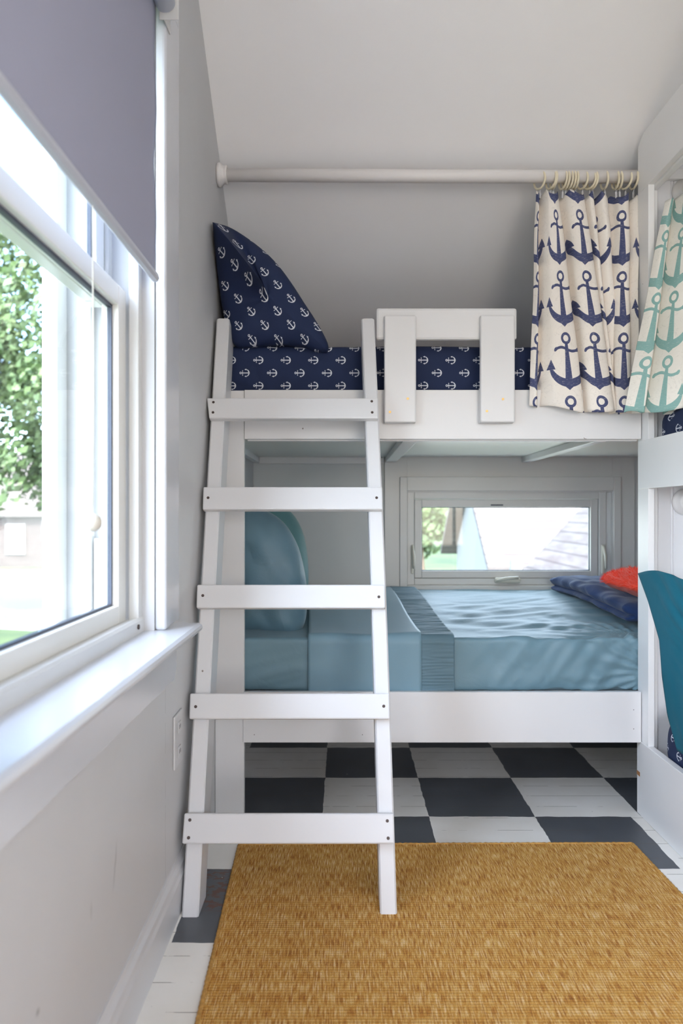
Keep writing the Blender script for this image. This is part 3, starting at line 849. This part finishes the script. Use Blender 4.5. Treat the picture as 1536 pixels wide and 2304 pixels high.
ring_px = [(1217, 25), (1243, 20), (1249, 8), (1270, 12), (1277, 8), (1284, 10), (1291, 8), (1298, 4), (1314, 22), (1330, 28), (1337, 20), (1364, 6), (1389, 4), (1397, 3), (1413, 20), (1431, 6)]
ordn = ['first', 'second', 'third', 'fourth', 'fifth', 'sixth', 'seventh', 'eighth', 'ninth', 'tenth', 'eleventh', 'twelfth', 'thirteenth', 'fourteenth', 'fifteenth', 'sixteenth']
def make_ring():
    bm = bmesh.new(); pts = [(0, .0275*math.sin(2*PI*k/32), .0275*math.cos(2*PI*k/32)) for k in range(32)]
    tube(bm, pts, .0037, 10, closed=True)
    t = obj('curtain_ring', bm, M['ring'])
    bm = bmesh.new(); box(bm, -.0035, .0035, -.0015, .0015, -.060, -.038, .001); tube(bm, [(0, 0, -.03), (.001, 0, -.034), (0, 0, -.039)], .0012, 6)
    c = obj('clip', bm, M['clip'], t)
    return t
def copy_thing(o, tagvals=None):
    r = o.copy(); C.objects.link(r)
    for ch in o.children:
        c = ch.copy(); C.objects.link(c); c.parent = r; c.matrix_parent_inverse = ch.matrix_parent_inverse.copy()
    return r
ring0 = make_ring()
for i, (u, yaw) in enumerate(ring_px):
    r = ring0 if i == 0 else copy_thing(ring0)
    x = PX(u, RY-.02)
    r.location = (x, RY-.001, RZ-.0085-.006*(x > .6)); r.rotation_euler = (0, math.radians((7*i*37 % 13)-6)*.5, math.radians(yaw))
    tag(r, 'cream curtain ring on the long rod above the navy anchor curtain, %s from the left' % ordn[i], 'curtain ring', 'rings of the navy anchor curtain')

def smooth_path(pts, n):
    """Catmull-Rom through tuples"""
    out = []; N = len(pts)
    for i in range(N-1):
        p0, p1, p2, p3 = pts[max(i-1, 0)], pts[i], pts[i+1], pts[min(i+2, N-1)]
        for q in range(n):
            t = q/n
            out.append(tuple(.5*((2*p1[a])+(-p0[a]+p2[a])*t+(2*p0[a]-5*p1[a]+4*p2[a]-p3[a])*t*t+(-p0[a]+3*p1[a]-3*p2[a]+p3[a])*t**3) for a in range(len(p1))))
    out.append(pts[-1]); return out
def curtain(name, path, Us, Dt, Db, ztf, zbf, mat, nz_=70, belly=0, u0=0):
    """path: (u at top, u at bottom, depth offset top, depth offset bottom)"""
    pp = smooth_path([tuple(p)+(q*.165,) for p, q in zip(path, Us)], 8)
    # cloth length measured along the middle of the fall
    L = [0]
    def at(p, t):
        ut = p[0]+(p[1]-p[0])*t; d = (p[2]*(1-t)+p[3]*t); D = Dt+(Db-Dt)*t+d
        return Vector((PX(ut, Dt+(Db-Dt)*t), D, 0)) 
    for a, b in zip(pp, pp[1:]): L.append(L[-1]+(at(a, .6)-at(b, .6)).length)
    n = len(pp)-1
    def fn(i, j):
        k = min(n, int(round(i*n))); p = pp[k]; s = L[k]
        v = at(p, j)
        zt2 = ztf(p[0], i); zb2 = zbf(p[1], i)
        z = zt2+(zb2-zt2)*j
        amp = .004*sm(0, .2, j)
        v.x += amp*nz(s*6, j*3, 2); v.y += amp*1.6*nz(s*9, j*4, 8)-belly*math.sin(PI*j)
        return Vector((v.x, v.y, z)), (p[4], z)
    return grid_obj(name, n, nz_, fn, mat, solid=.0012)
cp = [(1206, 1190, .0, .0), (1210, 1205, -.012, -.012), (1214, 1214, .03, .03), (1226, 1222, -.005, .012), (1232, 1248, -.02, -.022), (1245, 1290, -.02, -.028), (1253, 1312, -.005, -.01),
      (1256, 1304, .03, .035), (1264, 1318, .02, .03), (1274, 1326, -.012, -.012), (1290, 1346, -.024, -.028), (1306, 1372, -.018, -.022), (1312, 1381, .0, .0), (1310, 1366, .035, .035),
      (1318, 1374, .01, .025), (1324, 1384, -.012, .0), (1333, 1388, -.004, .012), (1334, 1378, .03, .032), (1344, 1386, .0, .03), (1354, 1398, -.015, .02), (1366, 1408, .0, .01),
      (1368, 1392, .035, .03), (1382, 1384, .02, -.002), (1390, 1394, -.012, -.022), (1402, 1406, -.018, -.026), (1412, 1414, -.006, -.012), (1414, 1410, .025, .02), (1424, 1424, .0, .01), (1433, 1434, -.01, -.004)]
def zt_main(u, i): return 2.086-.020*abs(math.sin(i*PI*9))-.012*i
def zb_main(u, i): return 1.350-.022*sm(1190, 1320, u)-.004*math.sin(i*40)
cu_u = [.3, .5, .75, .95, 1.22, 1.6, 1.8, 1.95, 2.1, 2.2, 2.48, 2.68, 2.78, 2.95, 3.1, 3.2, 3.32, 3.5, 3.65, 3.8, 3.95, 4.15, 4.3, 4.45, 4.6, 4.75, 4.9, 5.05, 5.2]
assert len(cu_u) == len(cp)
cur = curtain('curtain', cp, cu_u, 2.437, 2.362, zt_main, zb_main, M['curtain'])
tag(cur, 'cream linen curtain with big navy anchors bunched at the right of the top bunk', 'curtain')

# side bunk rods
for nm, z, lab in (('curtain_rod', 2.060, 'white curtain rod in a round flange high inside the right side bunk'),
                   ('curtain_rod', 1.036, 'white curtain rod in a round flange in the lower right side bunk')):
    X = 1.130
    r2 = thing(nm, lab, 'curtain rod', (X, 2.40, z), None)
    bm = bmesh.new(); tube(bm, [(X, .385, z), (X, 2.385, z)], .0200, 24); obj('pole', bm, M['rod'], r2)
    bm = bmesh.new(); lathe(bm, [(.0, .043), (.010, .045), (.016, .040), (.024, .034), (.034, .032), (.040, .029), (.040, .021)], (X, 2.4035, z), (0, -1, 0)); obj('flange', bm, M['rod'], r2)
for k, (y, tw) in enumerate(((2.352, 4), (2.342, -3), (2.330, 5), (2.29, 10))):
    r = copy_thing(ring0); r.location = (1.130, y, 2.0515); r.rotation_euler = (0, 0, PI/2+math.radians(tw))
    tag(r, 'cream ring on the side bunk rod over the sea-green curtain, %s from the flange' % ordn[k], 'curtain ring', 'rings of the sea-green anchor curtain')
gp = [(1496, 1403, .0, .0), (1503, 1420, -.02, -.02), (1512, 1440, -.01, -.035), (1509, 1430, .02, .03), (1520, 1452, .0, .0), (1533, 1482, -.05, -.055), (1545, 1512, -.07, -.07),
      (1549, 1518, -.04, -.03), (1545, 1500, .0, .03), (1560, 1528, -.05, -.02), (1580, 1560, -.10, -.10), (1600, 1590, -.12, -.13), (1612, 1600, -.09, -.05), (1640, 1640, -.14, -.14)]
gu_u = [.3, .42, .65, .9, 1.15, 1.6, 1.95, 2.1, 2.3, 2.5, 2.8, 3.1, 3.35, 3.6]
assert len(gu_u) == len(gp)
curg = curtain('curtain', gp, gu_u, 2.325, 2.255, lambda u, i: 2.000+.03*sm(1496, 1560, u), lambda u, i: 1.312+.004*math.sin(i*30), M['curtain_green'])
tag(curg, 'cream linen curtain with sea-green anchors hanging at the side bunk on the right edge', 'curtain')

# teal cloth hanging over the side bunk's opening
lb = [(1435, 1290), (1458, 1353), (1472, 1401), (1483, 1440), (1486, 1477), (1489, 1520), (1501, 1607), (1523, 1688)]
def teal(i, j):
    t = j*(len(lb)-1); k = min(int(t), len(lb)-2); f = t-k
    u = lb[k][0]*(1-f)+lb[k+1][0]*f; v = lb[k][1]*(1-f)+lb[k+1][1]*f
    X = .966
    D0 = X*F/(u-CX); z0 = PZ(v, D0)
    D1 = 1.62
    D = D0+(D1-D0)*i
    z = z0+i*.045+(1-j)*.012*math.sin(i*9)
    x = X+(.012*nz(i*3+j*3, j*2.5, 6)-.010*abs(nz(i*6-j*5, j*2, 9)))*sm(0, .25, i)-.03*i*j
    x = min(x, .974)
    return Vector((x, D, z)), (D, z)
tl = grid_obj('teal_cloth', 60, 60, teal, M['teal'], solid=.0025)
tag(tl, 'plain teal cloth hanging at a slant over the right side bunk opening', 'cloth')

# ------------------------------------------------------------------ rug
rg = thing('rug', 'mustard yellow woven rug on the checkered floor in front of the ladder', 'rug', (.29, 1.3, 0))
def rugp(a, b): # a across, b along y
    xl = -.313+(2.172-b)*.036; xr = .868+(2.172-b)*.035
    return xl+(xr-xl)*a
bm = bmesh.new(); y1 = 2.172; y0 = .45
N = 40; top = []
c4 = [(rugp(0, y0), y0), (rugp(1, y0), y0), (rugp(1, y1), y1+.008), (rugp(0, y1), y1)]
prism(bm, c4, 'z', .0005, .0065); obj('weave', bm, M['rug'], rg)
bm = bmesh.new()
for a, b in ((0, 1), (1, 2), (2, 3), (3, 0)):
    A = Vector((*c4[a], .0045)); B = Vector((*c4[b], .0045)); n = int((B-A).length/.008)
    pts = [A.lerp(B, k/n)+Vector((0, 0, .0004*math.sin(k*2.1))) for k in range(n+1)]
    tube(bm, pts, [.0042+.0011*(k % 2)+.0006*rnd.random() for k in range(n+1)], 8)
obj('binding', bm, M['rug_edge'], rg)

# ------------------------------------------------------------------ outlet
ou = thing('wall_outlet', 'painted-over double outlet plate low on the left wall beneath the window', 'outlet', (WX, 1.85, .425))
bm = bmesh.new(); box(bm, WX+.0003, WX+.006, 1.80, 1.888, .358, .492, .003); obj('cover_plate', bm, M['plate'], ou)
for z in (.456, .394):
    bm = bmesh.new(); box(bm, WX+.006, WX+.0085, 1.829, 1.859, z-.014, z+.014, .002); r = obj('receptacle', bm, M['plate'], ou)
    bm = bmesh.new()
    for y in (1.838, 1.850): box(bm, WX+.0084, WX+.009, y-.001, y+.001, z-.004, z+.006)
    obj('slot', bm, M['slot'], r)

# ------------------------------------------------------------------ outdoors
GZ = -2.0
def ground_mat():
    m, nt, b = newmat('lawn')
    n = tex(nt, 'ShaderNodeTexNoise', scale=.4, Detail=8.0)
    nt.links.new(ramp(nt, n.outputs[0], [(.35, (.04, .07, .03)), (.65, (.10, .14, .045))]), b.inputs['Base Color']); b.inputs['Roughness'].default_value = .9
    return m
bm = bmesh.new(); box(bm, -70, 60, -30, 90, GZ-.3, GZ); struct(obj('ground', bm, ground_mat()))
conc = simple('pale_driveway', (.24, .235, .22), .8, var=.1)
bm = bmesh.new(); prism(bm, [(-26, 24), (-5, 17.5), (-5, 23), (-9, 26), (-14, 38), (-40, 38), (-40, 30)], 'z', GZ, GZ+.02); o = obj('driveway', bm, conc); struct(o)
leafm = simple('leaves', (.17, .26, .11), .5, var=.55, vscale=1.5)
leafm.node_tree.nodes['Principled BSDF'].inputs['Transmission Weight'].default_value = 0
bark = simple('bark', (.16, .12, .09), .9, bscale=8, bstr=.6)
def tree(x, y, ztop, zbot, r, label, seed, nleaf=7000, ls=.16):
    rd = random.Random(seed)
    t = thing('tree', label, 'tree', (x, y, GZ))
    bm = bmesh.new()
    tube(bm, [(x, y, GZ), (x+.1, y, (GZ+zbot)/2), (x, y, zbot+.8), (x+.2, y, (zbot+ztop)/2+.3)], [.32, .26, .22, .08], 10); obj('trunk', bm, bark, t)
    vs = []; fs = []; cz = (ztop+zbot)/2; hz = (ztop-zbot)/2
    blobs = [(rd.uniform(-1, 1)*r*.75, rd.uniform(-1, 1)*r*.75, rd.uniform(-.8, .8)*hz, rd.uniform(.22, .42)*r) for _ in range(46)]
    for k in range(nleaf):
        b = rd.choice(blobs); th_ = rd.random()*2*PI; ph = math.acos(rd.uniform(-1, 1)); rr = b[3]*rd.uniform(.6, 1.05)
        p = Vector((x+b[0]+rr*math.sin(ph)*math.cos(th_), y+b[1]+rr*math.sin(ph)*math.sin(th_), cz+b[2]+rr*math.cos(ph)))
        n = Vector((rd.uniform(-1, 1), rd.uniform(-1, 1), rd.uniform(-.2, 1))).normalized(); a = n.orthogonal().normalized()*ls*rd.uniform(.6, 1.3); c = n.cross(a)*.6
        i = len(vs); vs += [p-a, p-c, p+a, p+c]; fs.append((i, i+1, i+2, i+3))
    me = bpy.data.meshes.new('crown'); me.from_pydata([tuple(v) for v in vs], [], fs); o = bpy.data.objects.new('crown', me); C.objects.link(o); me.materials.append(leafm); o.parent = t; o.matrix_parent_inverse = t.matrix_basis.inverted()
tree(-9.4, 19, 8.6, 1.3, 3.3, 'broad leafy green tree filling the view through the left window', 5, 16000, .115)
tree(-17.2, 27, 8.0, .4, 3.6, 'second green tree behind the broad tree, seen through the left window', 6, 8000, .15)
tree(2.6, 26, 4.2, -.6, 1.6, 'pale green tree at the left of the small window view', 8, 2500, .16)
wallb = simple('pinkish_brick', (.10, .075, .068), .9, var=.2, vscale=3)
def shingles():
    m, nt, b = newmat('shingle_roof')
    tc = nt.nodes.new('ShaderNodeTexCoord'); sp = nt.nodes.new('ShaderNodeSeparateXYZ'); nt.links.new(tc.outputs['Object'], sp.inputs[0])
    course = efract(E(sp.outputs[2])/.14); row = efloor(E(sp.outputs[2])/.14)
    n = tex(nt, 'ShaderNodeTexNoise', scale=2.2, mapping=(1, 1, 5), Detail=3.0)
    c = ramp(nt, n.outputs[0], [(.35, (.12, .10, .09)), (.65, (.165, .147, .135))])
    nt.links.new(mix(nt, (course < .16)*.6, c, (.05, .04, .038)), b.inputs['Base Color']); b.inputs['Roughness'].default_value = .95
    return m
rf = shingles()
white_s = simple('white_siding', (.24, .24, .235), .7)
pale = simple('window_blue_pane', (.12, .15, .18), .2)
def house(name_label, x0, x1, y0, y1, zw, zr, wm, wins, over=.4, ridge='x'):
    cx, cy = (x0+x1)/2, (y0+y1)/2
    t = thing('house', name_label, 'house', (cx, cy, GZ))
    bm = bmesh.new()
    if ridge == 'x': prism(bm, [(y0, GZ), (y1, GZ), (y1, zw), (cy, zr-.1), (y0, zw)], 'x', x0, x1)
    else: prism(bm, [(x0, GZ), (x1, GZ), (x1, zw), (cx, zr-.1), (x0, zw)], 'y', y0, y1)
    obj('wall', bm, wm, t)
    bm = bmesh.new()
    if ridge == 'x':
        sl = (zr-zw)/(cy-y0); e = over
        prism(bm, [(y0-e, zw-e*sl), (cy, zr), (y1+e, zw-e*sl), (y1+e, zw-e*sl+.12), (cy, zr+.14), (y0-e, zw-e*sl+.12)], 'x', x0-e, x1+e)
    else:
        sl = (zr-zw)/(cx-x0); e = over
        prism(bm, [(x0-e, zw-e*sl), (cx, zr), (x1+e, zw-e*sl), (x1+e, zw-e*sl+.12), (cx, zr+.14), (x0-e, zw-e*sl+.12)], 'y', y0-e, y1+e)
    obj('roof', bm, rf, t)
    for (wx, wz, ww, wh) in wins:
        bm = bmesh.new(); box(bm, wx-ww/2, wx+ww/2, y0-.08, y0, wz-wh/2, wz+wh/2, .01); f = obj('house_window', bm, white_s, t)
        bm = bmesh.new(); box(bm, wx-ww/2+.15, wx+ww/2-.15, y0-.1, y0-.08, wz-wh/2+.15, wz+wh/2-.15); obj('pane', bm, pale, f)
house('pinkish brick house across the driveway, seen through the left window', -27, -10, 40, 49, 1.1, 4.5, wallb,
      [(-18.1, -.45, 1.1, 1.7), (-16.3, .1, .7, 1.0), (-20.5, -.5, 1.5, 2.1), (-13.5, -.5, 1.5, 2.1)])
house('white house with pale shingled roof in the small window view', 2.75, 7.2, 12.4, 17.6, .25, 2.2, white_s, [(3.3, -.7, .6, 1.0)], .35)
house('white neighbouring house gable at the right of the small window view', 2.95, 5.6, 8.2, 11.2, .1, 1.5, white_s, [(4.0, -.5, .7, .9)], .25, 'y')
fn = thing('fence', 'white board fence in the garden seen through the small window', 'fence', (2.1, 10, GZ))
bm = bmesh.new()
for k in range(8): box(bm, 1.0+k*.17, 1.14+k*.17, 10, 10.05, GZ, .15)
obj('fence_panel', bm, white_s, fn)
for x in (.92, 2.38): bx('fence_post', white_s, fn, x-.07, x+.07, 9.96, 10.1, GZ, .35)
bpy.context.view_layer.update()
